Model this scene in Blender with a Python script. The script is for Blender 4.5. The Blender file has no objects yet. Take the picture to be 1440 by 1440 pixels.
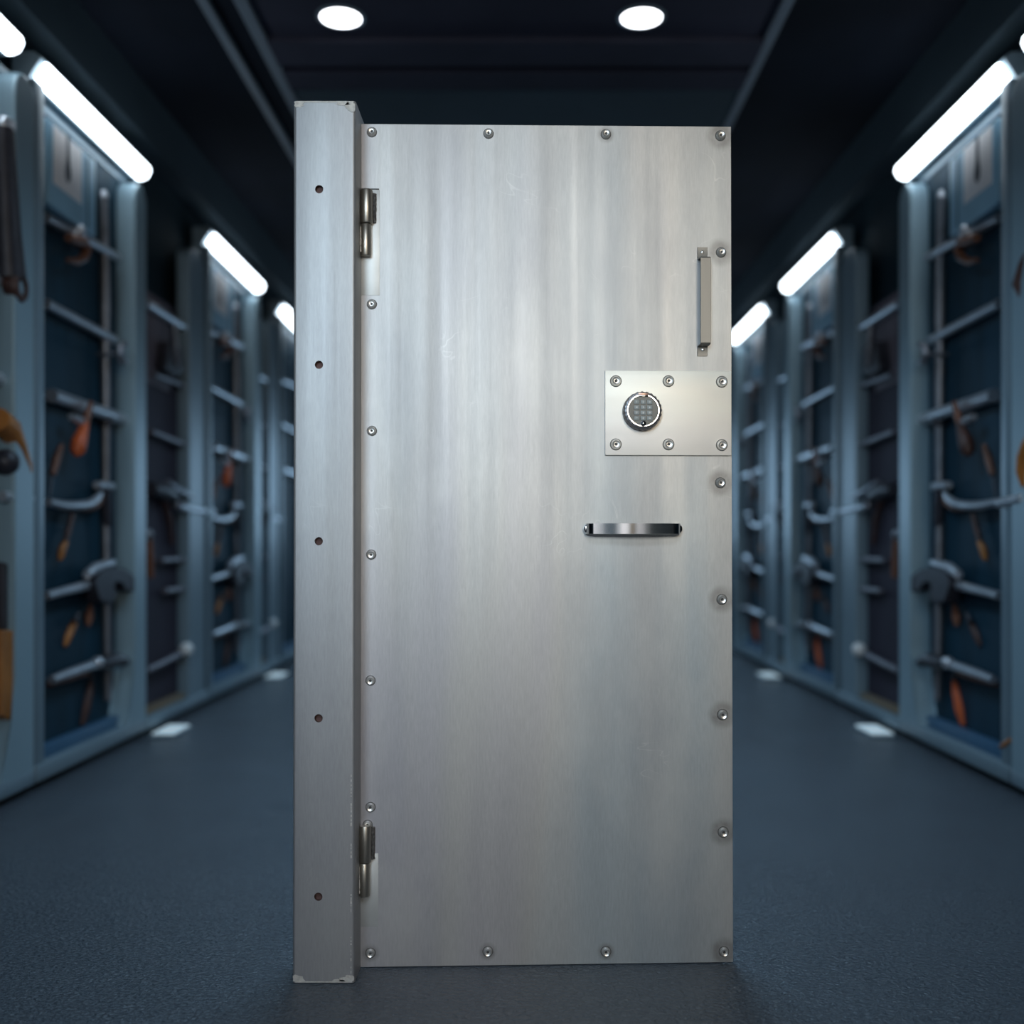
import bpy, bmesh, math, random
from mathutils import Vector, Matrix
random.seed(7)
sc = bpy.context.scene
col = sc.collection
F = 1544.0; VX, VY = 735.0, 770.0; CH = 1.037      # focal length in px, vanishing point, camera height
WX = 2.071                                          # half width of the aisle
PI = math.pi

# ------------------------------------------------------------------ materials
def nmat(name):
    m = bpy.data.materials.new(name); m.use_nodes = True
    nt = m.node_tree; b = nt.nodes['Principled BSDF']
    return m, nt, b
def N(nt, kind, **kw):
    n = nt.nodes.new(kind)
    for k, v in kw.items():
        if k.startswith('_'): setattr(n, k[1:], v)
        else: n.inputs[k.replace('__', ' ')].default_value = v
    return n
def L(nt, a, ai, b, bi): nt.links.new(a.outputs[ai], b.inputs[bi])
def noise(nt, scale, stretch=(1,1,1), detail=4, rough=.55, loc=(0,0,0)):
    tc = N(nt, 'ShaderNodeTexCoord'); mp = N(nt, 'ShaderNodeMapping')
    mp.inputs['Scale'].default_value = stretch; mp.inputs['Location'].default_value = loc
    L(nt, tc, 'Object', mp, 'Vector')
    n = N(nt, 'ShaderNodeTexNoise', Scale=scale, Detail=detail, Roughness=rough)
    L(nt, mp, 0, n, 'Vector'); return n
def ramp(nt, src, out, stops):
    r = N(nt, 'ShaderNodeValToRGB'); L(nt, src, out, r, 0)
    e = r.color_ramp.elements
    while len(e) < len(stops): e.new(.5)
    for i, (p, c) in enumerate(stops):
        e[i].position = p; e[i].color = (c[0], c[1], c[2], 1) if not isinstance(c, (int, float)) else (c, c, c, 1)
    return r
def mix(nt, fac, a, b, mode='MIX'):
    m = N(nt, 'ShaderNodeMix', _data_type='RGBA', _blend_type=mode)
    for idx, v in ((0, fac), (6, a), (7, b)):
        if isinstance(v, tuple) and hasattr(v[0], 'outputs'): nt.links.new(v[0].outputs[v[1]], m.inputs[idx])
        elif isinstance(v, (int, float)): m.inputs[idx].default_value = v
        else: m.inputs[idx].default_value = (*v, 1)
    return m
def paint(name, c, rough=.5, metal=0., var=.18, scale=6., bump=0., stretch=(1,1,1), coat=0., spec=.5):
    m, nt, b = nmat(name)
    n = noise(nt, scale, stretch)
    lo = tuple(max(0, x*(1-var)) for x in c); hi = tuple(x*(1+var) for x in c)
    r = ramp(nt, n, 'Fac', [(.3, lo), (.7, hi)])
    L(nt, r, 0, b, 'Base Color')
    b.inputs['Roughness'].default_value = rough; b.inputs['Metallic'].default_value = metal
    b.inputs['Coat Weight'].default_value = coat; b.inputs['Specular IOR Level'].default_value = spec
    if bump:
        n2 = noise(nt, scale*12); bp = N(nt, 'ShaderNodeBump', Strength=bump, Distance=.002)
        L(nt, n2, 'Fac', bp, 'Height'); L(nt, bp, 0, b, 'Normal')
    return m
def emit(name, c, s):
    m, nt, b = nmat(name)
    b.inputs['Base Color'].default_value = (.8,.8,.8,1)
    b.inputs['Emission Color'].default_value = (*c, 1); b.inputs['Emission Strength'].default_value = s
    return m

def steel(name, tone, bolts=(), grain='v', rough=.40, marks=1., metal=.6, warm=True, tint=None):
    """mill-finished sheet steel: long faint rolling bands, fine grain, pale handling marks, dark grease round bolts"""
    m, nt, b = nmat(name)
    st = (1, 1, .10) if grain == 'v' else (.12, 1, 1)
    st2 = (1, 1, .02) if grain == 'v' else (.03, 1, 1)
    bands = noise(nt, 3.2, st, 3, .6)
    k = tone
    if warm:
        c1 = ramp(nt, bands, 'Fac', [(.30, (k*.82, k*.84, k*.87)), (.5, (k, k, k*.985)), (.70, (k*1.10, k*1.09, k*1.06))])
    else:
        c1 = ramp(nt, bands, 'Fac', [(.30, (k*.88, k*.90, k*.93)), (.5, (k, k*1.01, k*1.02)), (.70, (k*1.08, k*1.09, k*1.10))])
    fine = noise(nt, 260, st, 3, .7)
    c2 = mix(nt, .09, (c1, 0), (ramp(nt, fine, 'Fac', [(.3, .1), (.7, 1.)]), 0), 'OVERLAY')
    hue = noise(nt, 1.9, st, 3, .55, (5, 5, 2))
    rh = ramp(nt, hue, 'Fac', [(.36, (.90, 1.0, 1.07)), (.5, (1.02, 1.0, .985)), (.64, (1.0, .965, 1.05))])
    c2 = mix(nt, 1. if warm else .4, (c2, 2), (rh, 0), 'MULTIPLY')
    blot = noise(nt, 2.6, (1, 1, .5), 6, .62, (3, 1, 7))
    r3 = ramp(nt, blot, 'Fac', [(.52, 0.), (.72, 1.)])
    mf = N(nt, 'ShaderNodeMath', _operation='MULTIPLY'); mf.inputs[1].default_value = .50*marks
    L(nt, r3, 0, mf, 0)
    c3 = mix(nt, (mf, 0), (c2, 2), (k*1.35, k*1.35, k*1.30))
    dk = noise(nt, 1.5, (1, 1, .35), 5, .6, (9, 2, 1))
    r4 = ramp(nt, dk, 'Fac', [(.30, 1.), (.48, 0.)])
    md = N(nt, 'ShaderNodeMath', _operation='MULTIPLY'); md.inputs[1].default_value = .42*marks
    L(nt, r4, 0, md, 0)
    c4 = mix(nt, (md, 0), (c3, 2), (k*.50, k*.51, k*.57))
    # fine pale scratches
    tc = N(nt, 'ShaderNodeTexCoord')
    w = N(nt, 'ShaderNodeTexNoise', Scale=4.5, Detail=2.0, Distortion=2.2); L(nt, tc, 'Object', w, 'Vector')
    rs = ramp(nt, w, 'Fac', [(.493, 0.), (.5, 1.), (.507, 0.)])
    bl = noise(nt, 5, (1, 1, 1), 2, .5, (1, 8, 4)); rb = ramp(nt, bl, 'Fac', [(.58, 0.), (.70, 1.)])
    ms = N(nt, 'ShaderNodeMath', _operation='MULTIPLY'); L(nt, rs, 0, ms, 0); L(nt, rb, 0, ms, 1)
    ms2 = N(nt, 'ShaderNodeMath', _operation='MULTIPLY'); ms2.inputs[1].default_value = .5*marks; L(nt, ms, 0, ms2, 0)
    c5 = mix(nt, (ms2, 0), (c4, 2), (k*1.5, k*1.5, k*1.45))
    if tint: c5 = mix(nt, 1., (c5, 2), tint, 'MULTIPLY')
    last = c5
    if bolts:
        acc = None
        for (x, z, r) in bolts:
            vd = N(nt, 'ShaderNodeVectorMath', _operation='DISTANCE'); vd.inputs[1].default_value = (x, 0, z)
            fl = N(nt, 'ShaderNodeVectorMath', _operation='MULTIPLY'); fl.inputs[1].default_value = (1, 0, 1)
            L(nt, tc, 'Object', fl, 0); L(nt, fl, 0, vd, 0)
            mr = N(nt, 'ShaderNodeMapRange', _interpolation_type='SMOOTHSTEP')
            mr.inputs[1].default_value = r*.45; mr.inputs[2].default_value = r; mr.inputs[3].default_value = 1; mr.inputs[4].default_value = 0
            nt.links.new(vd.outputs['Value'], mr.inputs[0])
            if acc is None: acc = mr
            else:
                mx = N(nt, 'ShaderNodeMath', _operation='MAXIMUM'); L(nt, acc, 0, mx, 0); L(nt, mr, 0, mx, 1); acc = mx
        sm = noise(nt, 30, (1, 1, 1), 3, .6); rr = ramp(nt, sm, 'Fac', [(.25, .35), (.7, .95)])
        mm = N(nt, 'ShaderNodeMath', _operation='MULTIPLY'); L(nt, acc, 0, mm, 0); L(nt, rr, 0, mm, 1)
        mm2 = N(nt, 'ShaderNodeMath', _operation='MULTIPLY'); mm2.inputs[1].default_value = .8; L(nt, mm, 0, mm2, 0)
        last = mix(nt, (mm2, 0), (c5, 2), (k*.42, k*.40, k*.38))
    L(nt, last, 2, b, 'Base Color')
    rr = noise(nt, 18, st2, 4, .6); rg = ramp(nt, rr, 'Fac', [(.3, rough-.05), (.7, rough+.06)])
    L(nt, rg, 0, b, 'Roughness')
    b.inputs['Metallic'].default_value = metal
    gn = noise(nt, 420, st, 2, .6); bp = N(nt, 'ShaderNodeBump', Strength=.06, Distance=.0004)
    L(nt, gn, 'Fac', bp, 'Height'); L(nt, bp, 0, b, 'Normal')
    return m

M = {}
M['chrome'] = paint('chrome', (.80,.80,.80), .10, 1., .04, 20)
M['bolt'] = paint('bolt_steel', (.86,.85,.82), .30, .8, .1, 60)
M['socket'] = paint('socket_dark', (.05,.05,.05), .6)
M['hinge'] = paint('hinge_steel', (.42,.39,.34), .36, .9, .22, 9, stretch=(1,1,.2))
M['weld'] = paint('weld_silver', (.72,.70,.66), .45, .6, .2, 90, bump=.6)
M['weld_dark'] = paint('weld_dark', (.16,.15,.14), .35, .8, .5, 160, bump=.8)
M['strap'] = paint('strap_steel', (.25,.24,.22), .48, .6, .08, 20, stretch=(1,1,.1))
M['raw'] = paint('raw_patch', (.60,.61,.60), .5, .55, .1, 12)
M['hole'] = paint('hole_primer', (.10,.055,.05), .8)
M['dial_dark'] = paint('dial_dark', (.11,.11,.12), .30, .6, .1, 20)
M['dial_face'] = paint('dial_face', (.09,.10,.10), .38, .1, .06, 30)
M['key'] = paint('key_rubber', (.28,.31,.31), .45, 0, .05, 30)
M['digit'] = paint('digit_white', (.85,.86,.86), .4)
M['copper'] = paint('copper_plate', (.50,.33,.27), .3, .7)
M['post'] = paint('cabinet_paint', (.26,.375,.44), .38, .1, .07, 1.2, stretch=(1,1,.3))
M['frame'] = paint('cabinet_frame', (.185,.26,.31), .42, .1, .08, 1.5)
M['navy'] = paint('navy_panel', (.008,.036,.060), .6, 0, .3, 2.2, stretch=(3,3,.4), spec=.22)
M['sill'] = paint('blue_sill', (.045,.12,.21), .45, 0, .1, 3)
M['plinth'] = paint('plinth_shade', (.006,.008,.010), .7)  # shadow under the bottom rail put into the plinth's near-black
M['plum'] = paint('plum_panel', (.042,.038,.056), .7, 0, .15, 2, spec=.2)
M['plum_light'] = paint('plum_board', (.15,.125,.15), .7, 0, .15, 2, spec=.3)
M['tan'] = paint('tan_strip', (.20,.145,.09), .6, 0, .2, 4)
M['rail'] = paint('rail_steel', (.56,.59,.64), .30, .7, .12, 9)
M['raild'] = paint('rail_dull', (.20,.19,.22), .40, .5, .15, 9)
M['darktool'] = paint('dark_iron', (.035,.033,.043), .45, .2, .3, 12)
M['greytool'] = paint('grey_iron', (.22,.23,.26), .36, .6, .2, 12)
M['orange'] = paint('orange_plastic', (.55,.10,.022), .45, 0, .15, 12)
M['amber'] = paint('amber_handle', (.38,.14,.028), .45, 0, .25, 9)
M['wood'] = paint('brown_wood', (.15,.055,.028), .5, 0, .3, 14, stretch=(1,1,.2))
M['wooddark'] = paint('dark_wood', (.06,.024,.018), .5, 0, .3, 14)
M['signblue'] = paint('sign_blue', (.27,.49,.64), .5, 0, .08, 3)
M['signedge'] = paint('sign_edge', (.03,.09,.15), .5)
M['paper'] = paint('sign_paper', (.95,.92,.92), .7, 0, .03, 5)
M['ink'] = paint('sign_ink', (.05,.06,.08), .6)
M['tube'] = emit('tube_light', (.80,.91,1.), 7.)
M['down'] = emit('downlight_lens', (.93,.95,1.), 6.)
M['foot'] = emit('floor_glint_glow', (.50,.70,.82), .42)  # weak glow standing in for a highlight on the floor
M['housing'] = paint('light_housing', (.16,.22,.26), .4, .1)
M['ceil'] = paint('ceiling_paint', (.006,.009,.016), .9, 0, .3, 1.5, spec=.12)
M['ceilmid'] = paint('ceiling_mid', (.040,.041,.062), .9, 0, .25, 1.2, spec=.15)
M['wall'] = paint('wall_paint', (.011,.028,.040), .8, 0, .2, 1.5, spec=.2)
M['pale'] = paint('pale_wall_paint', (.42,.44,.45), .6)
M['fascia'] = paint('fascia_paint', (.040,.064,.082), .8, 0, .1, 1.5, spec=.2)
M['trim'] = paint('trim_metal', (.15,.19,.235), .5, .2, .08, 2)
# glossy dark floor with leather-like relief
m, nt, b = nmat('floor_coating')
n = noise(nt, 1.1, (1,1,1), 4); r = ramp(nt, n, 'Fac', [(.3, (.058,.078,.101)), (.7, (.070,.094,.121))]); L(nt, r, 0, b, 'Base Color')
b.inputs['Specular IOR Level'].default_value = .75
rn = noise(nt, 1.6, (1,1,1), 3); rr = ramp(nt, rn, 'Fac', [(.3, .19), (.7, .27)]); L(nt, rr, 0, b, 'Roughness')
tc = N(nt, 'ShaderNodeTexCoord')
v1 = N(nt, 'ShaderNodeTexNoise', Scale=85., Detail=3., Roughness=.6, Distortion=.6); L(nt, tc, 'Object', v1, 'Vector')
bp = N(nt, 'ShaderNodeBump', Strength=1., Distance=.012); L(nt, v1, 'Fac', bp, 'Height'); L(nt, bp, 0, b, 'Normal')
M['floor'] = m

# ------------------------------------------------------------------ mesh helpers
class MB:
    def __init__(s): s.bm = bmesh.new(); s.mats = []; s.cur = 0
    def mat(s, m):
        if m not in s.mats: s.mats.append(m)
        s.cur = s.mats.index(m); return s
    def _fin(s, faces, smooth=False):
        for f in faces: f.material_index = s.cur; f.smooth = smooth
    def box(s, a, b, bev=0., seg=2):
        a, b = Vector(a), Vector(b)
        lo = Vector((min(a[i], b[i]) for i in range(3))); hi = Vector((max(a[i], b[i]) for i in range(3)))
        t = bmesh.new(); bmesh.ops.create_cube(t, size=1)
        for v in t.verts: v.co = Vector(((lo[i]+hi[i])/2 + v.co[i]*(hi[i]-lo[i]) for i in range(3)))
        if bev: bmesh.ops.bevel(t, geom=list(t.edges), offset=bev, segments=seg, profile=.5, affect='EDGES')
        s._merge(t, bool(bev)); return s
    def _merge(s, t, smooth):
        bmesh.ops.recalc_face_normals(t, faces=list(t.faces))
        vm = {v: s.bm.verts.new(v.co) for v in t.verts}
        for f in t.faces:
            try: g = s.bm.faces.new([vm[v] for v in f.verts])
            except ValueError: continue
            g.material_index = s.cur; g.smooth = smooth
        t.free()
    def tube(s, pts, rad, seg=14, flat=1., up=None):
        """sweep a (flattened) circle along pts; rad is one radius or one per point"""
        pts = [Vector(p) for p in pts]; n = len(pts)
        if isinstance(rad, (int, float)): rad = [rad]*n
        t = bmesh.new(); rings = []
        ref = Vector(up) if up else min((Vector((1,0,0)), Vector((0,0,1)), Vector((0,1,0))),
            key=lambda a: max(abs((pts[i+1]-pts[i]).normalized().dot(a)) for i in range(n-1)))
        for i, p in enumerate(pts):
            d = (pts[min(i+1, n-1)] - pts[max(i-1, 0)]).normalized()
            u = ref
            x = d.cross(u).normalized(); y = d.cross(x).normalized()
            rings.append([t.verts.new(p + rad[i]*(math.cos(2*PI*k/seg)*x + flat*math.sin(2*PI*k/seg)*y)) for k in range(seg)])
        for a, b in zip(rings, rings[1:]):
            for k in range(seg): t.faces.new([a[k], a[(k+1) % seg], b[(k+1) % seg], b[k]])
        t.faces.new(rings[0]); t.faces.new(rings[-1])
        s._merge(t, True); return s
    def lathe(s, c, axis, prof, seg=32, wob=None):
        """profile [(radius, height)] about axis through c"""
        c = Vector(c); ax = Vector(axis).normalized()
        x = ax.orthogonal().normalized(); y = ax.cross(x)
        t = bmesh.new(); rings = []
        for (r, h) in prof:
            rings.append([t.verts.new(c + ax*h + max(r, 1e-5)*(wob(k) if wob and r > 0.001 else 1)*(math.cos(2*PI*k/seg)*x + math.sin(2*PI*k/seg)*y)) for k in range(seg)])
        for a, b in zip(rings, rings[1:]):
            for k in range(seg): t.faces.new([a[k], a[(k+1) % seg], b[(k+1) % seg], b[k]])
        t.faces.new(rings[0]); t.faces.new(rings[-1])
        bmesh.ops.remove_doubles(t, verts=list(t.verts), dist=2e-5)
        s._merge(t, True); return s
    def prism(s, poly, d, bev=0.):
        """poly: 3D points, extruded by vector d"""
        t = bmesh.new(); d = Vector(d)
        a = [t.verts.new(Vector(p)) for p in poly]; b = [t.verts.new(Vector(p)+d) for p in poly]
        n = len(a); t.faces.new(a); t.faces.new(b)
        for k in range(n): t.faces.new([a[k], a[(k+1) % n], b[(k+1) % n], b[k]])
        if bev: bmesh.ops.bevel(t, geom=list(t.edges), offset=bev, segments=2, profile=.5, affect='EDGES')
        s._merge(t, False); return s
    def build(s, name, parent=None, loc=None, mat=None):
        if mat: s.mats = [mat]
        me = bpy.data.meshes.new(name)
        o = bpy.data.objects.new(name, me); col.objects.link(o)
        if loc is not None:
            for v in s.bm.verts: v.co -= Vector(loc)
            o.location = loc
        s.bm.to_mesh(me); s.bm.free()
        for m_ in s.mats: me.materials.append(M[m_] if isinstance(m_, str) else m_)
        if any(p.use_smooth for p in me.polygons):
            try: me.set_sharp_from_angle(angle=math.radians(38))
            except Exception: pass
        if parent: o.parent = parent
        return o
def tag(o, label=None, cat=None, group=None, kind=None):
    if label: o['label'] = label
    if cat: o['category'] = cat
    if group: o['group'] = group
    if kind: o['kind'] = kind
    return o
def empty(name, loc, rz=0.):
    o = bpy.data.objects.new(name, None); o.empty_display_size = .1; col.objects.link(o)
    o.location = loc; o.rotation_euler = (0, 0, rz); return o
def child_world(mb, name, parent, label=None):
    """mesh authored in world coordinates, stored relative to an unrotated Empty"""
    for v in mb.bm.verts: v.co -= parent.location
    o = mb.build(name, parent)
    if label: o['label'] = label
    return o

# ------------------------------------------------------------------ room shell
Y0, Y1, CZ, XW = -3.2, 16.0, 3.58, 2.235
def struct(name, boxes, mat):
    mb = MB().mat(mat)
    for a, b in boxes: mb.box(a, b)
    return tag(mb.build(name), kind='structure')
struct('floor', [((-XW-.1, Y0-.1, -.1), (XW+.1, Y1+.1, 0))], 'floor')
struct('ceiling', [((-XW-.1, Y0-.1, CZ), (XW+.1, Y1+.1, CZ+.1))], 'ceil')
struct('wall_left', [((-XW-.1, Y0, 0), (-XW, Y1, CZ))], 'wall')
struct('wall_right', [((XW, Y0, 0), (XW+.1, Y1, CZ))], 'wall')
struct('wall_far', [((-XW, Y1, 0), (XW, Y1+.1, CZ))], 'wall')
struct('wall_near', [((-XW, Y0-.1, 0), (XW, Y0, CZ))], 'pale')
struct('trim_1', [((-XW, Y0, 3.29), (-WX, Y1, CZ))], 'fascia')
struct('trim_2', [((WX, Y0, 3.29), (XW, Y1, CZ))], 'fascia')
for i, (x, w) in enumerate(((-1.475, .045), (-1.30, .06), (1.225, .05))):
    struct('trim_%d' % (i+3), [((x-w/2, Y0, CZ-.03), (x+w/2, Y1, CZ))], 'trim')
struct('trim_6', [((-1.27, 5.45, CZ-.035), (1.20, 5.72, CZ)), ((-1.27, 5.80, CZ-.035), (1.20, 6.02, CZ))], 'ceilmid')
struct('trim_7', [((-1.27, 4.3, CZ-.008), (1.20, 5.44, CZ))], 'ceilmid')
struct('trim_8', [((-1.27, 6.06, CZ-.02), (1.20, 9.5, CZ))], 'fascia')

# panels added on the wall behind the viewer, to vary the chrome's reflection
for i, (x0, x1, m_) in enumerate(((-1.9, -1.1, 'paper'), (-.9, -.35, 'paper'), (-.2, .3, 'fascia'), (.5, .95, 'paper'), (1.05, 1.3, 'tan'), (1.45, 1.95, 'paper'))):
    struct('trim_%d' % (9+i), [((x0, Y0, .1), (x1, Y0+.03, 2.3))], m_)
# ceiling downlights
def downlight(x, y, label):
    t = empty('ceiling_downlight', (x, y, CZ-.008)); tag(t, label, 'ceiling light', 'round ceiling downlights')
    MB().mat('housing').lathe((0, 0, 0), (0, 0, -1), [(.118, 0), (.118, .006), (.098, .010), (.098, 0)]).build('trim_ring', t)
    MB().mat('down').lathe((0, 0, -.004), (0, 0, -1), [(.096, 0), (.096, .005), (.0, .007)]).build('lens', t)
downlight(-.868, 5.24, 'round white ceiling downlight, the left one of the two at the top')
downlight(.567, 5.24, 'round white ceiling downlight, the right one of the two at the top')

# ------------------------------------------------------------------ side walls
D = .115                                              # depth of the cabinets behind their front plane
def P(s, y, w, h): return Vector((s*(WX - w), y, h)) # w: out from the front plane towards the aisle
def wall_pt(px, py, w):                              # left-wall photo point -> (distance along aisle, height)
    y = F*(WX-w)/(VX-px); return y, CH + (VY-py)*y/F
SIDE = {-1: 'left', 1: 'right'}
def sbox(mb, s, y0, y1, w0, w1, h0, h1, bev=0., seg=2): return mb.box(P(s, y0, w0, h0), P(s, y1, w1, h1), bev, seg)

def lit_cabinet(s, y0, y1, label):
    t = empty('tool_cabinet', P(s, (y0+y1)/2, -D/2, 0)); tag(t, label, 'cabinet', 'blue-backed tool cabinets along the aisle')
    yp = y1-.18
    child_world(sbox(MB().mat('navy'), s, y0+.02, yp+.06, -D, -D+.02, .06, 3.02), 'back_panel', t)
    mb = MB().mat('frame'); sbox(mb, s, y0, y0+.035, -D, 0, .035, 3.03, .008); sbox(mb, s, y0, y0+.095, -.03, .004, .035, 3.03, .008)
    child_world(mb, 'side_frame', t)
    # wide far post: rounded top and a foot that sweeps out of the sill
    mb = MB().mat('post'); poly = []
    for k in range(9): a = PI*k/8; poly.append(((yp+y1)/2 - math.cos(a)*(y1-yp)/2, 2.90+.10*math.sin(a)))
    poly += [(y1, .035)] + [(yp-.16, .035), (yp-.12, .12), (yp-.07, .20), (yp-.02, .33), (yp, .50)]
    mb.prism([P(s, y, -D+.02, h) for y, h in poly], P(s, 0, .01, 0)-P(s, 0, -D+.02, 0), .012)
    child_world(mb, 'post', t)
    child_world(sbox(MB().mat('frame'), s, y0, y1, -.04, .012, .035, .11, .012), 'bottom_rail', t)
    child_world(sbox(MB().mat('sill'), s, y0+.04, yp, -D+.02, -.04, .06, .16, .01), 'sill', t, 'blue sill')
    child_world(sbox(MB().mat('plinth'), s, y0+.01, y1-.01, -D, -.035, 0, .035), 'plinth', t)
    child_world(sbox(MB().mat('frame'), s, y0+.03, y1-.03, -D, -.085, 3.005, 3.035), 'top_board', t)
    # three tool rails on stand-offs
    for (a, b, r) in ((wall_pt(64, 306, -.06), wall_pt(165, 362, -.06), .022), (wall_pt(64, 427, -.06), wall_pt(160, 478, -.06), .024),
                      (wall_pt(72, 556, -.06), wall_pt(186, 592, -.03), .032)):
        dy = y0-4.655; a = (a[0]+dy, a[1]); b = (min(b[0]+dy, y1-.03), b[1])
        mb = MB().mat('rail'); mb.tube([P(s, a[0], -.06, a[1]), P(s, b[0], -.06, b[1])], r, 14)
        for q in (.12, .88):
            yy = a[0]+(b[0]-a[0])*q; hh = a[1]+(b[1]-a[1])*q
            mb.tube([P(s, yy, -D+.018, hh), P(s, yy, -.06, hh)], .011, 10)
        child_world(mb, 'tool_rail', t)
    return t
def strip_light(s, y0, y1, label):
    t = empty('strip_light', P(s, (y0+y1)/2, -.02, 3.03)); tag(t, label, 'light', 'strip lights over the tool cabinets')
    # a slanted lens below a housing, as a canopy over the cabinet front
    prof = [(-D, 3.04), (-D, 3.16), (-.02, 3.16), (.014, 3.135), (-.045, 3.045)]
    MB_h = MB().mat('housing'); MB_h.prism([P(s, y0-.02, w, h) for w, h in prof], (0, y1-y0+.04, 0), .004)
    child_world(MB_h, 'housing', t)
    lens = [(-.030, 3.050), (.018, 3.122), (.036, 3.114), (.043, 3.086), (.026, 3.052), (-.002, 3.040), (-.030, 3.040)]
    mb = MB().mat('tube'); mb.prism([P(s, y0, w, h) for w, h in lens], (0, y1-y0, 0), .006)
    child_world(mb, 'lens', t, 'glowing white lens')
def rack(s, y0, y1, k, label):
    """k scales the run of the first rack onto this one"""
    t = empty('tool_rack', P(s, (y0+y1)/2, -D/2, 0)); tag(t, label, 'rack', 'dark tool racks between the cabinets')
    yp = y1-.35
    def Y(y): return y0 + (y-6.03)*k
    child_world(sbox(MB().mat('plum'), s, y0, yp+.03, -D, -.085, .06, 2.52), 'back_panel', t)
    child_world(sbox(MB().mat('plum_light'), s, y0+.02, y0+(yp-y0)*.78, -.085, -.070, 1.98, 2.50, .006), 'upper_board', t, 'paler plum-grey board')
    mb = MB().mat('frame'); poly = [(yp, .035)]
    poly += [((yp+y1)/2 - math.cos(PI*q/8)*(y1-yp)/2, 2.86+.08*math.sin(PI*q/8)) for q in range(9)] + [(y1, .035)]
    mb.prism([P(s, y, -D+.02, h) for y, h in poly], P(s, 0, -.012, 0)-P(s, 0, -D+.02, 0), .012)
    child_world(mb, 'post', t)
    child_world(sbox(MB().mat('frame'), s, y0, y1, -.04, .012, .035, .10, .012), 'bottom_rail', t)
    child_world(sbox(MB().mat('tan'), s, y0+.02, yp, -.10, -.04, .06, .13, .004), 'sill', t, 'tan wooden sill')
    child_world(sbox(MB().mat('plinth'), s, y0+.01, y1-.01, -D, -.035, 0, .035), 'plinth', t)
    rl = [((205, 427), (300, 487), .026, 'rail'), ((216, 527), (268, 546), .017, 'raild'), ((212, 607), (262, 627), .020, 'raild'),
          ((226, 788), (268, 786), .018, 'raild'), ((232, 831), (260, 828), .018, 'raild')]
    for (a, b, r, mt) in rl:
        a = wall_pt(*a, -.05); b = wall_pt(*b, -.05)
        ya, yb = Y(a[0]), min(Y(b[0]), y1)
        mb = MB().mat(mt); mb.tube([P(s, ya, -.05, a[1]), P(s, yb, -.05, b[1])], r, 14)
        for q in (.15, .6): mb.tube([P(s, ya+(yb-ya)*q, -.10, a[1]+(b[1]-a[1])*q), P(s, ya+(yb-ya)*q, -.05, a[1]+(b[1]-a[1])*q)], .009, 8)
        child_world(mb, 'tool_rail', t)

ORD = {'Z': 'at the very edge of the picture', 'A': 'nearest the vault door in full view', 'C': 'second in depth', 'E': 'farthest visible'}
CAB = {'Z': (3.42, 4.64), 'A': (4.655, 6.02), 'C': (7.22, 8.66), 'E': (9.38, 10.80)}
SHORT = {'Z': 'edge', 'A': 'first full', 'C': 'second full', 'E': 'farthest'}
for s in (-1, 1):
    sd = SIDE[s]
    for k, (a, b) in CAB.items():
        lab = {'Z': f'tall tool cabinet cut off by the {sd} edge of the picture',
               'A': f'tall blue-backed tool cabinet, the nearest one fully shown on the {sd} wall',
               'C': f'tall blue-backed tool cabinet on the {sd} wall, second fully shown from the front',
               'E': f'farthest tall tool cabinet on the {sd} wall, just beside the steel door'}[k]
        lit_cabinet(s, a, b, lab)
        lab = {'Z': f'bright strip light cut off by the {sd} edge of the picture',
               'A': f'largest bright strip light, above the nearest full cabinet on the {sd}',
               'C': f'middle-sized strip light above the second full cabinet on the {sd} wall',
               'E': f'smallest strip light on the {sd} wall, half hidden beside the steel door'}[k]
        strip_light(s, a+.06, b+(-.03 if k != 'Z' else -.17), lab)
    rack(s, 6.03, 7.21, 1., f'dark rack between the first and second full tool cabinets on the {sd} wall')
    rack(s, 8.67, 9.37, .62, f'narrow dark rack on the {sd} wall before the farthest tool cabinet')
    for (ya, yb, lab) in ((6.0, 6.32, f'glowing plate as floor highlight at the foot of the nearer dark rack, {sd} wall'),
                          (8.64, 8.95, f'glowing plate as floor highlight at the foot of the farther dark rack, {sd} wall')):
        t = empty('floor_glint_plate', P(s, (ya+yb)/2, .10, 0)); tag(t, lab, 'floor highlight', 'flat highlights on the floor by the racks')  # floor reflection shaped as a thin plate, no lamp there
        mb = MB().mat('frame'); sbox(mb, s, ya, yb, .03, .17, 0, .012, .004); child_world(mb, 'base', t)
        mb = MB().mat('foot'); sbox(mb, s, ya+.015, yb-.015, .04, .16, .0125, .022, .003); child_world(mb, 'lens', t)  # glowing top carries the floor highlight

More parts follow.
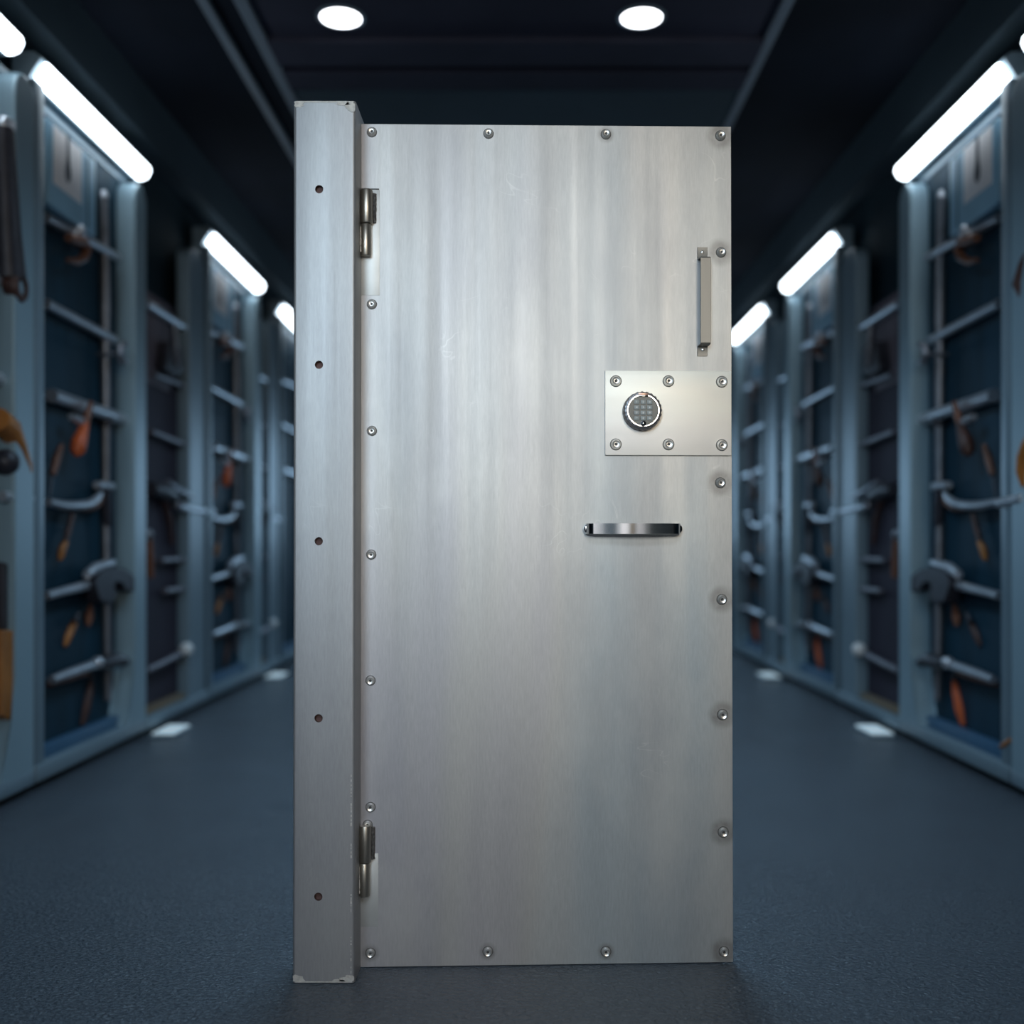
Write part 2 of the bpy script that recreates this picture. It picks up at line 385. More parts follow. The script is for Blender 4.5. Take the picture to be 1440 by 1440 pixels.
# ------------------------------------------------------------------ what hangs on the walls
def sign(s, dy, label):
    y0, y1, h0, h1 = 4.84+dy, 5.385+dy, 2.555, 2.935
    t = empty('tool_sign', P(s, (y0+y1)/2, -.10, h0)); tag(t, label, 'sign', 'blue signs at the top of the cabinets')
    mb = MB().mat('signblue'); sbox(mb, s, y0, y1, -.09, -.020, h0, h1, .014, 3); child_world(mb, 'board', t)
    mb = MB().mat('signedge'); sbox(mb, s, y1-.115, y1-.10, -.022, -.018, h0+.02, h1-.02); child_world(mb, 'groove', t)
    mb = MB().mat('paper'); sbox(mb, s, y0+.05, y0+.36, -.022, -.017, h0+.105, h1-.015, .002); child_world(mb, 'paper', t, 'white paper with a dark pendant shape')
    yc = y0+.20; out = [(0, .215), (.012, .215), (.016, .12), (.022, .09), (.032, .055), (.026, .02), (0, .0)]
    poly = [(yc+a, h0+.155+b) for a, b in out] + [(yc-a, h0+.155+b) for a, b in reversed(out[1:-1])]
    mb = MB().mat('ink'); mb.prism([P(s, y, -.018, h) for y, h in poly], P(s, 0, -.015, 0)-P(s, 0, -.018, 0)); child_world(mb, 'drawing', t)

def tool(s, name, label, cat, group, parts, dy=0., k=1., ref=6.03):
    """parts: (part name, kind, data, material, w[, extra]) with points given where they sit on the first cabinet of the left wall"""
    def tr(p, w):
        y, h = wall_pt(p[0], p[1], w)
        return (ref + dy + (y-ref)*k, h)
    allp = [tr(p, parts[0][4]) for p in parts[0][2]]
    cy = sum(p[0] for p in allp)/len(allp); chh = sum(p[1] for p in allp)/len(allp)
    t = empty(name, P(s, cy, parts[0][4], chh)); tag(t, label, cat, group)
    for pt in parts:
        pn, kind, pts, mt, w = pt[:5]
        q = [tr(p, w) for p in pts]; mb = MB().mat(mt)
        if kind == 'tube':
            fl = pt[6] if len(pt) > 6 else 1.
            mb.tube([P(s, y, w, h) for y, h in q], pt[5], 14, fl, up=(1, 0, 0) if fl != 1. else None)
        elif kind == 'ball':
            y, h = q[0]; r = pt[5]
            mb.lathe(P(s, y, w, h), (0, 0, 1), [(r*math.sin(PI*i/12), -r*math.cos(PI*i/12)) for i in range(13)], 24)
        elif kind == 'disc':
            y, h = q[0]; r = pt[5]; d = pt[6]
            mb.lathe(P(s, y, w, h), (-s, 0, 0), [(r*.9, -d), (r, -d*.7), (r, d*.7), (r*.9, d), (r*.55, d), (r*.5, d*.5), (0, d*.5)], 28)
        else:
            mb.prism([P(s, y, w-pt[5]/2, h) for y, h in q], P(s, 0, w+pt[5]/2, 0)-P(s, 0, w-pt[5]/2, 0), min(.006, pt[5]*.25))
        child_world(mb, pn, t)
    # wall hook that carries it
    pt = parts[0]; q = [tr(p, pt[4]) for p in pt[2]]
    y, h = q[len(q)//2] if len(q) > 1 and pt[1] == 'tube' else (sum(p[0] for p in q)/len(q), sum(p[1] for p in q)/len(q))
    child_world(MB().mat('greytool').tube([P(s, y, -.088, h), P(s, y, pt[4], h)], .007, 8), 'wall_hook', t)
    return t

def fill_cabinet(s, key):
    sd = SIDE[s]; dy = CAB[key][0]-4.655
    where = f'{SHORT[key]} {sd} cabinet'
    ox = {'A': 1.0, 'C': 1.0, 'E': 1.0}[key]
    sign(s, dy, f'light blue sign with white sheet atop the {where}')
    T = lambda *a, **k: tool(s, *a, dy=dy, **k)
    T('claw_hook', f'brown curved claw hanging under the blue sign in the {where}', 'tool', 'brown curved claws',
      [('claw', 'tube', [(96, 334), (106, 338), (116, 340), (122, 350), (118, 362), (108, 368), (95, 366)], 'wood', -.02, [.020, .026, .028, .026, .022, .018, .010]),
       ('knob', 'ball', [(110, 326)], 'rail', -.035, .036)])
    T('steel_rod', f'long upright steel rod on the far side of the {where}', 'tool', 'long upright rods',
      [('shaft', 'tube', [(146, 276), (148, 420), (149, 560), (149, 700), (150, 840), (152, 985)], 'greytool', -.065, [.022, .024, .024, .020, .022, .018]),
       ('collar', 'tube', [(149, 580), (149, 600)], 'darktool', -.065, .034),
       ('cap', 'tube', [(146, 268), (146, 278)], 'rail', -.065, [.012, .024])])
    T('pipe_clamp', f'small grey clamp beside the second rail of the {where}', 'tool', 'small grey clamps',
      [('jaw', 'tube', [(176, 484), (170, 488), (168, 498), (171, 508), (178, 510)], 'greytool', .03, [.016, .020, .022, .020, .012])])
    hot = (s == -1)
    T('screwdriver', f'{"orange-handled" if hot else "dark-handled"} screwdriver hanging from the third rail in the {where}', 'screwdriver', 'screwdrivers on the third rail',
      [('shaft', 'tube', [(128, 566), (124, 580), (120, 598)], 'wood', -.01, [.012, .018, .016]),
       ('handle', 'tube', [(120, 596), (116, 608), (111, 622), (109, 634), (108, 641)], 'orange' if hot else 'wooddark', -.01, [.018, .026, .036, .034, .014]),
       ('collar', 'tube', [(100, 586), (112, 592)], 'rail', -.02, [.016, .024])])
    T('wood_chisel', f'slim reddish-brown chisel leaning low left in the {where}', 'chisel', 'slim brown chisels',
      [('handle', 'tube', [(86, 626), (80, 645), (74, 668)], 'wood', -.065, [.012, .018, .014]),
       ('blade', 'tube', [(74, 666), (71, 688), (70, 700)], 'darktool', -.065, [.010, .012, .005], .4)])
    T('crowbar', f'bent steel crowbar with brown tip across the middle of the {where}', 'crowbar', 'bent crowbars',
      [('shaft', 'tube', [(68, 706), (90, 711), (112, 711), (127, 708), (136, 701), (142, 693)], 'rail', -.05, [.018, .022, .022, .021, .019, .012]),
       ('grip', 'tube', [(112, 716), (128, 714), (138, 708), (143, 700)], 'wood', -.066, [.014, .019, .018, .010])])
    T('socket_tool', f'small dark socket tool with blue top beside the crowbar, {where}', 'tool', 'small dark socket tools',
      [('cap', 'tube', [(136, 682), (156, 684)], 'rail', -.06, [.020, .022]),
       ('body', 'tube', [(147, 688), (149, 712), (151, 740)], 'darktool', -.06, [.032, .030, .022])])
    T('awl', f'short awl with small orange handle below the crowbar in the {where}', 'awl', 'short orange-handled awls',
      [('shaft', 'tube', [(102, 722), (97, 745), (92, 762)], 'wooddark', -.065, [.012, .014, .012]),
       ('handle', 'tube', [(93, 762), (88, 771), (86, 780), (84, 788)], 'amber', -.065, [.012, .018, .017, .008])])
    T('adjustable_wrench', f'big adjustable wrench with dark open jaw lying across the {where}', 'wrench', 'big adjustable wrenches',
      [('handle', 'tube', [(64, 838), (90, 831), (115, 825), (132, 820)], 'rail', -.045, [.020, .021, .024, .028]),
       ('jaw', 'poly', [(124, 822), (130, 805), (145, 797), (165, 800), (178, 808), (184, 822), (180, 832), (168, 830), (164, 818), (153, 815), (150, 826), (156, 838), (148, 848), (132, 846)], 'darktool', -.03, .07),
       ('screw', 'tube', [(122, 808), (134, 798), (158, 791)], 'rail', -.02, [.022, .026, .018])])
    T('folding_knife', f'small brown folding knife beneath the wrench in the {where}', 'knife', 'small brown folding knives',
      [('handle', 'tube', [(106, 872), (100, 884), (94, 898), (91, 909)], 'amber' if s == -1 else 'wooddark', -.09, [.014, .021, .019, .010]),
       ('bolster', 'tube', [(110, 862), (106, 874)], 'darktool', -.065, [.010, .013])])
    T('file_tool', f'short brown-gripped file close to the rod in the {where}', 'file', 'short brown files',
      [('grip', 'tube', [(128, 852), (125, 868), (124, 880)], 'wood', -.065, [.012, .022, .012]),
       ('blade', 'tube', [(134, 838), (128, 854)], 'darktool', -.065, [.016, .014], .5)])
    T('hammer', f'steel hammer with dark head lying low across the {where}', 'hammer', 'steel hammers lying low',
      [('handle', 'tube', [(72, 956), (95, 947), (118, 939), (140, 932)], 'rail', -.04, [.019, .021, .022, .024]),
       ('grip', 'tube', [(70, 961), (95, 954), (120, 946)], 'wood', -.062, [.016, .018, .018]),
       ('head', 'tube', [(140, 934), (152, 932), (163, 927), (174, 930)], 'darktool', -.025, [.026, .040, .036, .030]),
       ('face', 'ball', [(137, 932)], 'rail', -.03, .032)])
    T('long_knife', f'hanging {"dark brown" if s == -1 else "orange-red"} long handle near the bottom of the {where}', 'knife', 'long handles hanging near the bottom',
      [('handle', 'tube', [(128, 955), (124, 975), (119, 1000), (115, 1020)], 'wooddark' if s == -1 else 'orange', -.09, [.014, .024, .027, .014]),
       ('guard', 'tube', [(128, 945), (128, 957)], 'darktool', -.065, [.020, .014])])

def fill_rack(s, y0, k, word, full=True):
    sd = SIDE[s]; where = f'{word} {sd} rack'
    T = lambda *a: tool(s, *a, dy=y0-6.03, k=k)
    T('curved_wrench', f'grey curved wrench hanging in the middle of the {where}', 'wrench', 'curved wrenches in the racks',
      [('jaw', 'tube', [(236, 678), (244, 686), (256, 693), (268, 699), (273, 704)], 'greytool', -.03, [.018, .026, .026, .024, .012])])
    T('pinch_bar', f'pale horizontal bar below the curved wrench in the {where}', 'bar', 'pale horizontal bars',
      [('shaft', 'tube', [(250, 712), (275, 718), (298, 720)], 'rail', -.025, [.020, .024, .024]), ('tip', 'ball', [(250, 711)], 'greytool', -.025, .030)])
    T('sledge_hammer', f'black hammer hanging head up in the {where}', 'hammer', 'black hammers in the racks',
      [('head', 'tube', [(212, 688), (226, 690), (242, 698)], 'darktool', -.055, [.040, .052, .042]),
       ('handle', 'tube', [(230, 700), (238, 730), (242, 765)], 'wooddark', -.06, [.016, .018, .014])])
    T('ball_peg', f'pale bar with a round white end low in the {where}', 'bar', 'ball-ended bars',
      [('shaft', 'tube', [(206, 943), (225, 934), (252, 920)], 'raild', -.03, [.018, .020, .020]), ('ball', 'ball', [(262, 913)], 'digit', -.02, .042)])
    if full:
        T('mallet', f'brown upright mallet handle with pale top beside the {where}', 'mallet', 'brown mallet handles',
          [('handle', 'tube', [(208, 758), (210, 785), (211, 812)], 'wood', -.02, [.024, .026, .022]), ('cap', 'ball', [(207, 752)], 'greytool', -.02, .034)])
        T('hanging_pouch', f'dark pouch hanging from the top rail of the {where}', 'pouch', 'dark pouches on the top rail',
          [('body', 'poly', [(232, 480), (250, 488), (252, 520), (240, 528), (226, 518), (230, 500)], 'darktool', -.03, .06),
           ('strap', 'tube', [(246, 455), (248, 490), (250, 515)], 'greytool', .008, [.012, .014, .010])])

fill_cabinet(-1, 'A'); fill_cabinet(1, 'A'); fill_cabinet(-1, 'C'); fill_cabinet(1, 'C'); fill_cabinet(1, 'E')
for s in (-1, 1):
    fill_rack(s, 6.03, 1., 'nearer'); fill_rack(s, 8.67, .62, 'farther', False)
    sd = SIDE[s]
    E = lambda *a: tool(s, *a)
    # the cabinet at the edge of the picture
    if s == -1:
        E('long_black_tool', 'long black tool with pale top upright at the left edge of the picture', 'tool', None,
          [('barrel', 'tube', [(4, 180), (7, 260), (10, 330), (14, 390)], 'darktool', -.03, [.042, .050, .056, .064]),
           ('cap', 'ball', [(5, 178)], 'rail', -.03, .045), ('grip', 'poly', [(8, 270), (30, 268), (38, 282), (28, 300), (14, 300)], 'darktool', -.03, .05),
           ('drum', 'disc', [(22, 404)], 'wooddark', -.01, .062, .03)])
        E('wooden_bow_handle', 'brown curved wooden handle sticking in from the left edge of the picture', 'tool', None,
          [('handle', 'tube', [(-4, 590), (12, 604), (24, 628), (34, 656), (36, 684)], 'amber', -.02, [.050, .052, .040, .034, .024]),
           ('edge', 'tube', [(2, 584), (18, 598), (32, 626), (41, 656)], 'greytool', -.02, [.010, .011, .010, .008]),
           ('knob', 'ball', [(8, 650)], 'darktool', -.03, .055)])
        E('cross_bar', 'pale short bar beneath the brown curved handle at the left edge', 'bar', None,
          [('shaft', 'tube', [(2, 698), (24, 699), (46, 701)], 'rail', -.02, .022), ('rod', 'tube', [(5, 660), (6, 720), (6, 760)], 'rail', -.05, .014)])
        E('amber_handle_tool', 'amber slab-shaped handle standing at the left edge of the picture', 'tool', None,
          [('handle', 'poly', [(-8, 886), (17, 887), (20, 950), (25, 1010), (10, 1016), (-8, 1006)], 'amber', -.03, .06),
           ('blade', 'poly', [(-2, 790), (12, 795), (14, 886), (-2, 886)], 'darktool', -.04, .04)])
        E('brass_clip', 'small brass clip low at the left edge of the picture', 'clip', None,
          [('clip', 'tube', [(28, 1034), (36, 1044), (42, 1050)], 'amber', -.05, [.010, .014, .008])])
    else:
        E('long_black_tool', 'dark round-ended tool at the right edge of the picture', 'tool', None,
          [('barrel', 'tube', [(14, 340), (24, 372), (30, 400), (26, 418)], 'wooddark', -.02, [.022, .040, .048, .030])])
        E('wooden_bow_handle', 'brown wooden handle bulging in from the right edge of the picture', 'tool', None,
          [('handle', 'tube', [(14, 610), (20, 626), (26, 644), (29, 664), (27, 684)], 'amber', -.0, [.026, .038, .042, .036, .020])])
        E('cross_bar', 'pale short bar at the right edge of the picture', 'bar', None,
          [('shaft', 'tube', [(30, 700), (50, 705), (66, 708)], 'rail', .0, .022)])
        E('brass_clip', 'small brass clip low at the right edge of the picture', 'clip', None,
          [('clip', 'tube', [(48, 1040), (55, 1046), (62, 1050)], 'amber', -.0, [.010, .014, .010])])

# ------------------------------------------------------------------ the steel vault door
XL, YL, XR, YR = -.4045, 2.709, .5203, 2.742
ang = math.atan2(YR-YL, XR-XL)
root = empty('vault_door', (XL, YL, 0), ang)
root['kind'] = 'thing'; tag(root, 'large brushed steel vault door with hinge post standing on the glossy floor', 'door')
ca, sa = math.cos(ang), math.sin(ang)
def pd(px, py, off=0.):
    """photo point -> door plane (x along the door, z up) at distance off in front of it"""
    dx, dz = (px-VX)/F, (VY-py)/F
    # point = t*(dx,1,dz)+(0,0,CH); local y = -(X-XL)*sa+(Y-YL)*ca = -off
    t = (-off + (-XL)*sa*1 + YL*ca) / (-dx*sa + ca) if False else (-off - XL*sa + YL*ca) / (ca - dx*sa)
    X, Y, Z = t*dx, t, CH+t*dz
    return ((X-XL)*ca + (Y-YL)*sa, Z)
bolts_panel = [(523,186),(687,188),(852,189),(1013,191),(523,428),(523,606),(522,780),(521,957),(521,1135),(517,1160),(521,1340),
               (1014,355),(1013,679),(1015,843),(1016,1005),(1017,1170),(1018,1338),(686,1338),(852,1338)]
dirty = [(p, (.042 if p[0] > 1000 else .026)) for p in bolts_panel if p[0] > 840 or p[1] > 1200]
M['door'] = steel('door_steel', .46, [(*pd(*p), r) for p, r in dirty], rough=.5)
M['lockplate'] = steel('lock_plate_steel', .95, [(*pd(x, y), .016) for x in (866, 940, 1015) for y in (536, 625)], grain='h', rough=.52, marks=.3, metal=.25, tint=(1.05, 1.0, .90))
M['jamb'] = steel('post_steel', .38, (), rough=.48, marks=.6, warm=False)

c = [pd(503, 1361), pd(1031, 1354), pd(1028, 178), pd(505, 174)]
mb = MB().mat('door'); mb.prism([(x, 0, max(z, .0015)) for x, z in c], (0, .008, 0), .0008)
panel = mb.build('door_panel', root)
mb = MB().mat('raild'); mb.box((.02, .008, .0), (.90, .075, 2.05), .003); mb.build('door_body', root)

def bolt_mesh():
    mb = MB().mat('bolt')
    r = .0125
    mb.lathe((0, 0, 0), (0, -1, 0), [(r*1.0, 0), (r, .0015), (r*.93, .004), (r*.72, .0100), (r*.42, .0082), (r*.36, .0082), (r*.34, .005), (0, .005)], 24)
    mb.mat('socket'); mb.lathe((0, 0, 0), (0, -1, 0), [(r*.33, .0051), (r*.33, .0056), (0, .0056)], 6)
    mb.mat('socket'); mb.lathe((0, 0, 0), (0, -1, 0), [(r*1.13, 0), (r*1.12, .0009), (r*1.0, .0009)], 24)
    return mb
proto = bolt_mesh().build('bolt')
def put_bolt(parent, px, py, off, s=1., first=[True]):
    o = proto if first[0] else proto.copy()
    if not first[0]: col.objects.link(o)
    first[0] = False
    x, z = pd(px, py, off); o.parent = parent; o.location = (x, -off+.0002, z); o.scale = (s, s, s)
    o.rotation_euler = (0, random.uniform(0, 6), 0)
for (px, py) in bolts_panel: put_bolt(panel, px, py, .0, random.uniform(.92, 1.0) if px > 600 else .9)

# lock plate
p0 = pd(851, 640, .007); p1 = pd(1028.5, 522, .007)
mb = MB().mat('lockplate'); mb.box((p0[0], -.007, p0[1]), (p1[0], 0, p1[1]), .0012)
lp = mb.build('lock_plate', root); lp['label'] = 'cream-toned steel lock plate'
for x in (866, 940, 1015):
    for y in (536, 625): put_bolt(lp, x, y + (1 if x > 1000 else 0), .007, 1.04)

# keypad
kx, kz = pd(903.5, 578, .02)
mb = MB().mat('dial_dark')
teeth = lambda k: 1.0 + (.035 if (k % 4) < 2 else 0.)
mb.lathe((0, 0, 0), (0, -1, 0), [(.0485, 0), (.048, .006)], 64)
mb.lathe((0, 0, 0), (0, -1, 0), [(.0465, .006), (.0465, .018), (.0440, .0225), (.0405, .0235)], 96, teeth)
mb.mat('chrome'); mb.lathe((0, 0, 0), (0, -1, 0), [(.0408, .0225), (.0404, .0262), (.0395, .0275), (.0375, .0275), (.0355, .0250), (.034, .0245)], 64)
kp = mb.build('keypad', root); kp.location = (kx, -.007, kz); kp['label'] = 'round electronic lock with chrome ring and twelve keys'
mb = MB().mat('dial_face'); mb.lathe((0, 0, 0), (0, -1, 0), [(.0358, .022), (.0358, .0252), (0, .0254)], 48); mb.build('face', kp)
mb = MB().mat('copper'); mb.box((-.0125, -.030, .0365), (.0125, -.023, .0425), .001); mb.mat('chrome'); mb.box((-.012, -.030, .0340), (.012, -.0250, .0362), .0004)
mb.build('badge', kp)['label'] = 'copper-coloured badge'
mb = MB().mat('dial_dark'); mb.lathe((0, -.0255, -.0325), (0, -1, 0), [(.0072, 0), (.0072, .004), (.006, .0045)], 24)
mb.mat('chrome'); mb.lathe((0, -.0255, -.0325), (0, -1, 0), [(.006, .002), (.0055, .0055), (.003, .0075), (0, .008)], 20); mb.build('button', kp)
def text_mesh(ch, size):
    cu = bpy.data.curves.new('digit', 'FONT'); cu.body = ch; cu.size = size; cu.align_x = 'CENTER'; cu.align_y = 'CENTER'; cu.extrude = .0002
    o = bpy.data.objects.new('digit', cu); col.objects.link(o)
    dg = bpy.context.evaluated_depsgraph_get(); me = bpy.data.meshes.new_from_object(o.evaluated_get(dg))
    bpy.data.objects.remove(o); bpy.data.curves.remove(cu); return me
for r in range(4):
    for q in range(3):
        mb = MB().mat('key'); mb.box((-.0066, -.0015, -.0052), (.0066, .0010, .0052), .0010)
        mb.mat('digit')
        tm = text_mesh('123456789*0#'[r*3+q], .0068)
        vm = [mb.bm.verts.new((v.co.x, -.0017-v.co.z, v.co.y)) for v in tm.vertices]
        for p in tm.polygons:
            try: f = mb.bm.faces.new([vm[i] for i in p.vertices]); f.material_index = mb.cur
            except ValueError: pass
        bpy.data.meshes.remove(tm)
        o = mb.build('key', kp); o.location = ((q-1)*.0160, -.0258, .0205 - r*.0133)

# horizontal chrome pull
def sweep_rect(mb, pts, hw, th, side):
    """flat bar along pts; hw half width along 'side', th thickness"""
    pts = [Vector(p) for p in pts]; side = Vector(side); t = bmesh.new(); rings = []
    for i, p in enumerate(pts):
        d = (pts[min(i+1, len(pts)-1)]-pts[max(i-1, 0)]).normalized(); n_ = d.cross(side).normalized()
        ring = []
        for (a, b) in ((1, .4), (.95, 1), (-.95, 1), (-1, .4), (-1, -.4), (-.95, -1), (.95, -1), (1, -.4)):
            ring.append(t.verts.new(p + side*hw*a + n_*th/2*b))
        rings.append(ring)
    for a, b in zip(rings, rings[1:]):
        for k in range(8): t.faces.new([a[k], a[(k+1) % 8], b[(k+1) % 8], b[k]])
    t.faces.new(rings[0]); t.faces.new(rings[-1]); mb._merge(t, True)
a = pd(822, 744, .03); b_ = pd(961, 743, .03); zc = (a[1]+b_[1])/2
xs, xe = a[0]+.008, b_[0]-.008
pts = []
for k in range(9): th = PI/2*k/8; pts.append((xs+.016*(1-math.sin(PI/2-th)) if False else xs+.018*(1-math.cos(th)), -.012-.020*math.sin(th), zc))
for q in (.1, .2, .3, .4, .5, .6, .7, .8, .9): pts.append((xs+.018+(xe-xs-.036)*q, -.032-.007*math.sin(PI*q), zc + .0*q))
for k in range(8, -1, -1): th = PI/2*k/8; pts.append((xe-.018*(1-math.cos(th)), -.012-.020*math.sin(th), zc))
pts = [(xs-.001, 0, zc)] + pts + [(xe+.001, 0, zc)]
mb = MB().mat('chrome'); sweep_rect(mb, pts, .0135, .007, (0, 0, 1))
for cx in (xs+.004, xe-.004): mb.lathe((cx, 0, zc), (0, -1, 0), [(.0128, 0), (.0128, .013), (.0120, .016), (.008, .0175), (0, .018)], 28)
mb.build('chrome_handle', root)['label'] = 'polished chrome horizontal pull'

# vertical strap pull
x0 = pd(987.5, 420, 0)[0]; zt1 = pd(987, 348, 0)[1]; zt0 = pd(987, 365, 0)[1]; zb0 = pd(987, 487, 0)[1]; zb1 = pd(987, 501, 0)[1]
st = .030
gx = x0 + .0025
pts = [(x0, -.0015, zt1), (x0, -.0015, zt0+.004), (x0, -.003, zt0+.001), (x0, -.006, zt0), (gx, -st+.004, zt0-.001), (gx, -st, zt0-.004), (gx, -st, (zt0+zb0)/2), (gx, -st, zb0+.004), (gx, -st+.004, zb0+.001), (x0, -.006, zb0), (x0, -.003, zb0-.001), (x0, -.0015, zb0-.004), (x0, -.0015, zb1)]
mb = MB().mat('strap'); sweep_rect(mb, pts, .0128, .003, (1, 0, 0))
sp = mb.build('strap_handle', root); sp['label'] = 'matt grey-brown strap pull'
for (px, py) in ((987.5, 355), (988, 492)):
    x, z = pd(px, py); mb = MB().mat('bolt'); mb.lathe((x, -.003, z), (0, -1, 0), [(.0045, 0), (.0042, .0012), (.002, .0024), (0, .0026)], 16)
    mb.build('screw', sp)

# hinges
def hinge(pxc, ytop, ymid, ybot, patch, top_raw):
    x, zt = pd(pxc, ytop, .014); _, zm = pd(pxc, ymid, .014); _, zb = pd(pxc, ybot, .014)
    mb = MB().mat('hinge')
    e = empty('hinge', (x, 0, zb)); e.parent = root
    R = .0150
    mb.lathe((0, -.014, zm-zb+.001), (0, 0, 1), [(R*.9, 0), (R, .002), (R, zt-zm-.004), (R*.9, zt-zm-.001), (0, zt-zm-.001)], 28)
    mb.build('upper_knuckle', e)
    mb = MB().mat('hinge'); mb.lathe((-.002, -.013, 0), (0, 0, 1), [(R*.82, 0), (R*.9, .002), (R*.9, zm-zb-.003), (R*.8, zm-zb-.001)], 28)
    mb.build('lower_knuckle', e)
    # weld beads
    mb = MB().mat('weld_dark')
    pts = [(.016+.001*random.random(), -.004, zm-zb+.006 + (zt-zm-.012)*i/14) for i in range(15)]
    mb.tube(pts, [.006+.0012*random.random() for _ in pts], 10); mb.build('weld_bead', e)
    mb = MB().mat('weld'); pts = [(-.0135, -.019, .008+(zm-zb-.016)*i/16) for i in range(17)]
    mb.tube(pts, [.0016+.0026*random.random() for _ in pts], 8); mb.build('weld_bead', e)['label'] = 'bright weld bead'
    a = pd(patch[0], patch[3]); b2 = pd(patch[2], patch[1])
    mb = MB().mat('raw'); mb.box((a[0], -.0009, a[1]), (b2[0], .001, b2[1]), .0004); mb.build('hinge_plate', panel)['label'] = 'bare pale hinge plate'
hinge(515.5, 267, 315, 360, (506, 267, 534, 415), True)
hinge(513.5, 1161, 1213, 1260, (506, 1200, 532, 1303), False)
mb = MB().mat('socket'); a = pd(507, 266.5); b2 = pd(533, 265.3); mb.box((a[0], -.0012, a[1]), (b2[0], .001, b2[1])); mb.build('slot', panel)['label'] = 'dark cut line above the upper hinge'

# hinge post: hollow section, slightly out of plumb, with five drilled holes
ZP = 2.613
def pw(px, py): return ((px-VX)*ZP/F, CH+(VY-py)*ZP/F)
xa, xb = pw(411.3, 700)[0], pw(498.6, 700)[0]
ztop = pw(450, 142)[1]
def rbox(w, d, h, r):
    """vertical rounded section from z=0 to h, front face at y=0"""
    pts = []
    for (cx, cy, a0) in ((r, r, PI), (w-r, r, 1.5*PI), (w-r, d-r, 0), (r, d-r, .5*PI)):
        for k in range(6): a = a0+PI/2*k/5; pts.append((cx+r*math.cos(a), cy+r*math.sin(a)))
    t = bmesh.new(); a = [t.verts.new((x, y, 0)) for x, y in pts]; b = [t.verts.new((x, y, h)) for x, y in pts]
    t.faces.new(a); t.faces.new(b)
    for k in range(len(a)): t.faces.new([a[k], a[(k+1) % len(a)], b[(k+1) % len(a)], b[k]])
    bmesh.ops.recalc_face_normals(t, faces=list(t.faces)); return t
W_, H_ = xb-xa, ztop-.0012
t = rbox(W_, .16, H_, .0075)
mb = MB().mat('jamb'); mb._merge(t, True)
mb.mat('hole')
post = mb.build('hinge_post')
post.data.materials.append(M['hole'])
# cut the five blind holes
cut = MB().mat('hole')
for py in (266, 513, 761, 1010, 1261):
    X, Z = pw(447.5, py)
    cut.lathe((X-xa, -.005, Z-.0012), (0, 1, 0), [(.0098, 0), (.0098, .018)], 24)
cutter = cut.build('hole_cutter')
bo = post.modifiers.new('holes', 'BOOLEAN'); bo.object = cutter; bo.operation = 'DIFFERENCE'; bo.solver = 'EXACT'
try: bo.material_mode = 'TRANSFER'
except Exception: pass
dg = bpy.context.evaluated_depsgraph_get(); dg.update()
nm = bpy.data.meshes.new_from_object(post.evaluated_get(dg)); post.modifiers.clear(); post.data = nm
for p in nm.polygons: p.use_smooth = abs(p.normal.z) < .5 and not (abs(p.normal.y) > .99 or abs(p.normal.x) > .99)
try: nm.set_sharp_from_angle(angle=math.radians(38))
except Exception: pass
bpy.data.objects.remove(cutter)
post.parent = root
lx, ly = xa-XL, ZP-YL
post.location = (lx*ca + ly*sa, -lx*sa + ly*ca, .0012); post.rotation_euler = (0, -math.radians(-.07), -ang)
post['label'] = 'blue-grey steel hinge post with five drilled holes'
# worn, welded corners at head and foot of the post
def blob(cx, cz, rx, rz, seed):
    rnd = random.Random(seed); mb = MB().mat('weld'); n_ = 18; pts = []
    for k in range(n_):
        a = 2*PI*k/n_; q = 1+rnd.uniform(-.32, .25)
        pts.append((min(max(cx+rx*q*math.cos(a), .001), W_-.001), -.0011, min(max(cz+rz*q*math.sin(a), .0008), H_-.001)))
    mb.prism(pts, (0, .0015, 0)); mb.build('weld_patch', post)
blob(.012, H_-.008, .012, .008, 1); blob(W_-.012, H_-.012, .013, .013, 2); blob(W_-.030, H_-.006, .016, .005, 3)
blob(.014, .009, .015, .010, 4); blob(W_-.016, .008, .018, .009, 5); blob(W_-.038, .005, .014, .004, 6)
mb = MB().mat('weld'); mb.box((.006, -.0008, .001), (W_-.006, .001, .0035)); mb.box((.005, -.0008, H_-.0035), (W_-.005, .001, H_-.0005))
mb.build('end_seam', post)['label'] = 'bright worn end edges'

mb = MB().mat('weld'); rnd = random.Random(11)
for (ya, yb) in ((1090, 1098), (1104, 1122), (1130, 1160), (1187, 1203), (1258, 1264), (1268, 1284), (1318, 1330), (1336, 1352), (1360, 1372)):
    y = ya
    while y < yb:
        hgt = rnd.uniform(1.5, 5); z1 = pw(0, y)[1]; z0 = pw(0, y+hgt)[1]; q = rnd.uniform(.0006, .0016)
        mb.box((W_-.0085-q, -.0005, z0), (W_-.0085+q, .001, z1)); y += hgt + rnd.uniform(.5, 4)
mb.build('edge_wear', post)['label'] = 'bright chips along the worn edge'
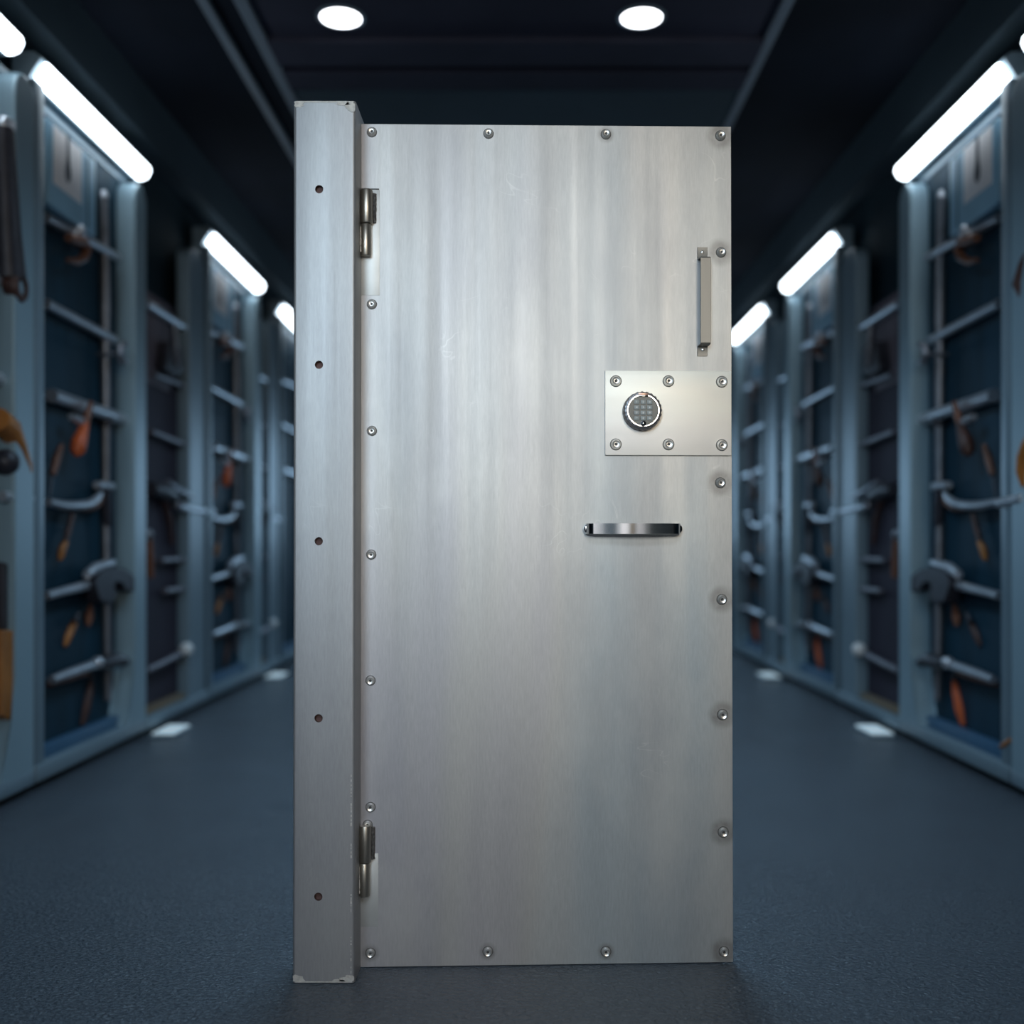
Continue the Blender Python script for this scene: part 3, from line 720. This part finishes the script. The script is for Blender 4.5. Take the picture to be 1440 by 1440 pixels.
# ------------------------------------------------------------------ lights, world, camera
def area(name, loc, target, size, power, colr, spread=180., sy=None):
    l = bpy.data.lights.new(name, 'AREA'); l.energy = power; l.color = colr; l.size = size
    if sy: l.shape = 'RECTANGLE'; l.size_y = sy
    l.spread = math.radians(spread)
    o = bpy.data.objects.new(name, l); col.objects.link(o); o.location = loc
    o.rotation_euler = (Vector(target)-Vector(loc)).to_track_quat('-Z', 'Y').to_euler(); return o
area('door_fill_cool', (-1.2, -2.6, 2.5), (-.35, 2.7, 1.7), 1.2, 6.8, (.64,.84,1.), 42)  # unseen cool fill added to brighten the door's left half
area('door_fill_warm', (1.3, -2.6, 2.5), (.35, 2.75, 1.65), 1.2, 6.2, (1.,.87,.68), 52)  # unseen warm fill added for the door's right half
area('near_wall_fill', (0, -1.9, 3.5), (0, -3.1, .8), 1.2, 100, (.95,.97,1.), 120)  # added to brighten the near wall that the chrome reflects
area('front_floor_fill', (0, -.6, 3.4), (0., 2.6, .2), .8, 6.5, (.78,.88,1.), 60)  # unseen fill added for the door's foot and the floor before it
for i, y in enumerate((4.6, 8.2, 11.4)):
    area('aisle_fill', (0, y, 3.5), (0, y, 0), 1.0, (30, 20, 18)[i], (.50,.76,1.), 130)  # added blue fill for floor and cabinets, no fixture behind it
area('aisle_end_fill', (0, 15.6, 1.9), (0, 0, .9), 3.0, 22, (.45,.72,1.), 120, 1.6)  # added light hidden behind the door, for sheen on the floor
w = bpy.data.worlds.new('World'); sc.world = w; w.use_nodes = True
w.node_tree.nodes['Background'].inputs[0].default_value = (.10,.16,.24,1); w.node_tree.nodes['Background'].inputs[1].default_value = .5

cam = bpy.data.cameras.new('Camera'); co = bpy.data.objects.new('Camera', cam); col.objects.link(co)
co.location = (0, 0, CH); co.rotation_euler = (PI/2, 0, 0)
cam.sensor_width = 36; cam.lens = 36*F/1440
cam.shift_x = -(VX-720)/1440; cam.shift_y = (VY-720)/1440
cam.clip_start = .05
cam.dof.use_dof = True; cam.dof.focus_distance = 2.68; cam.dof.aperture_fstop = 1.1
sc.camera = co
sc.view_settings.view_transform = 'Standard'; sc.view_settings.look = 'None'; sc.view_settings.gamma = 1; sc.view_settings.use_curve_mapping = False
sc.view_settings.exposure = 0.
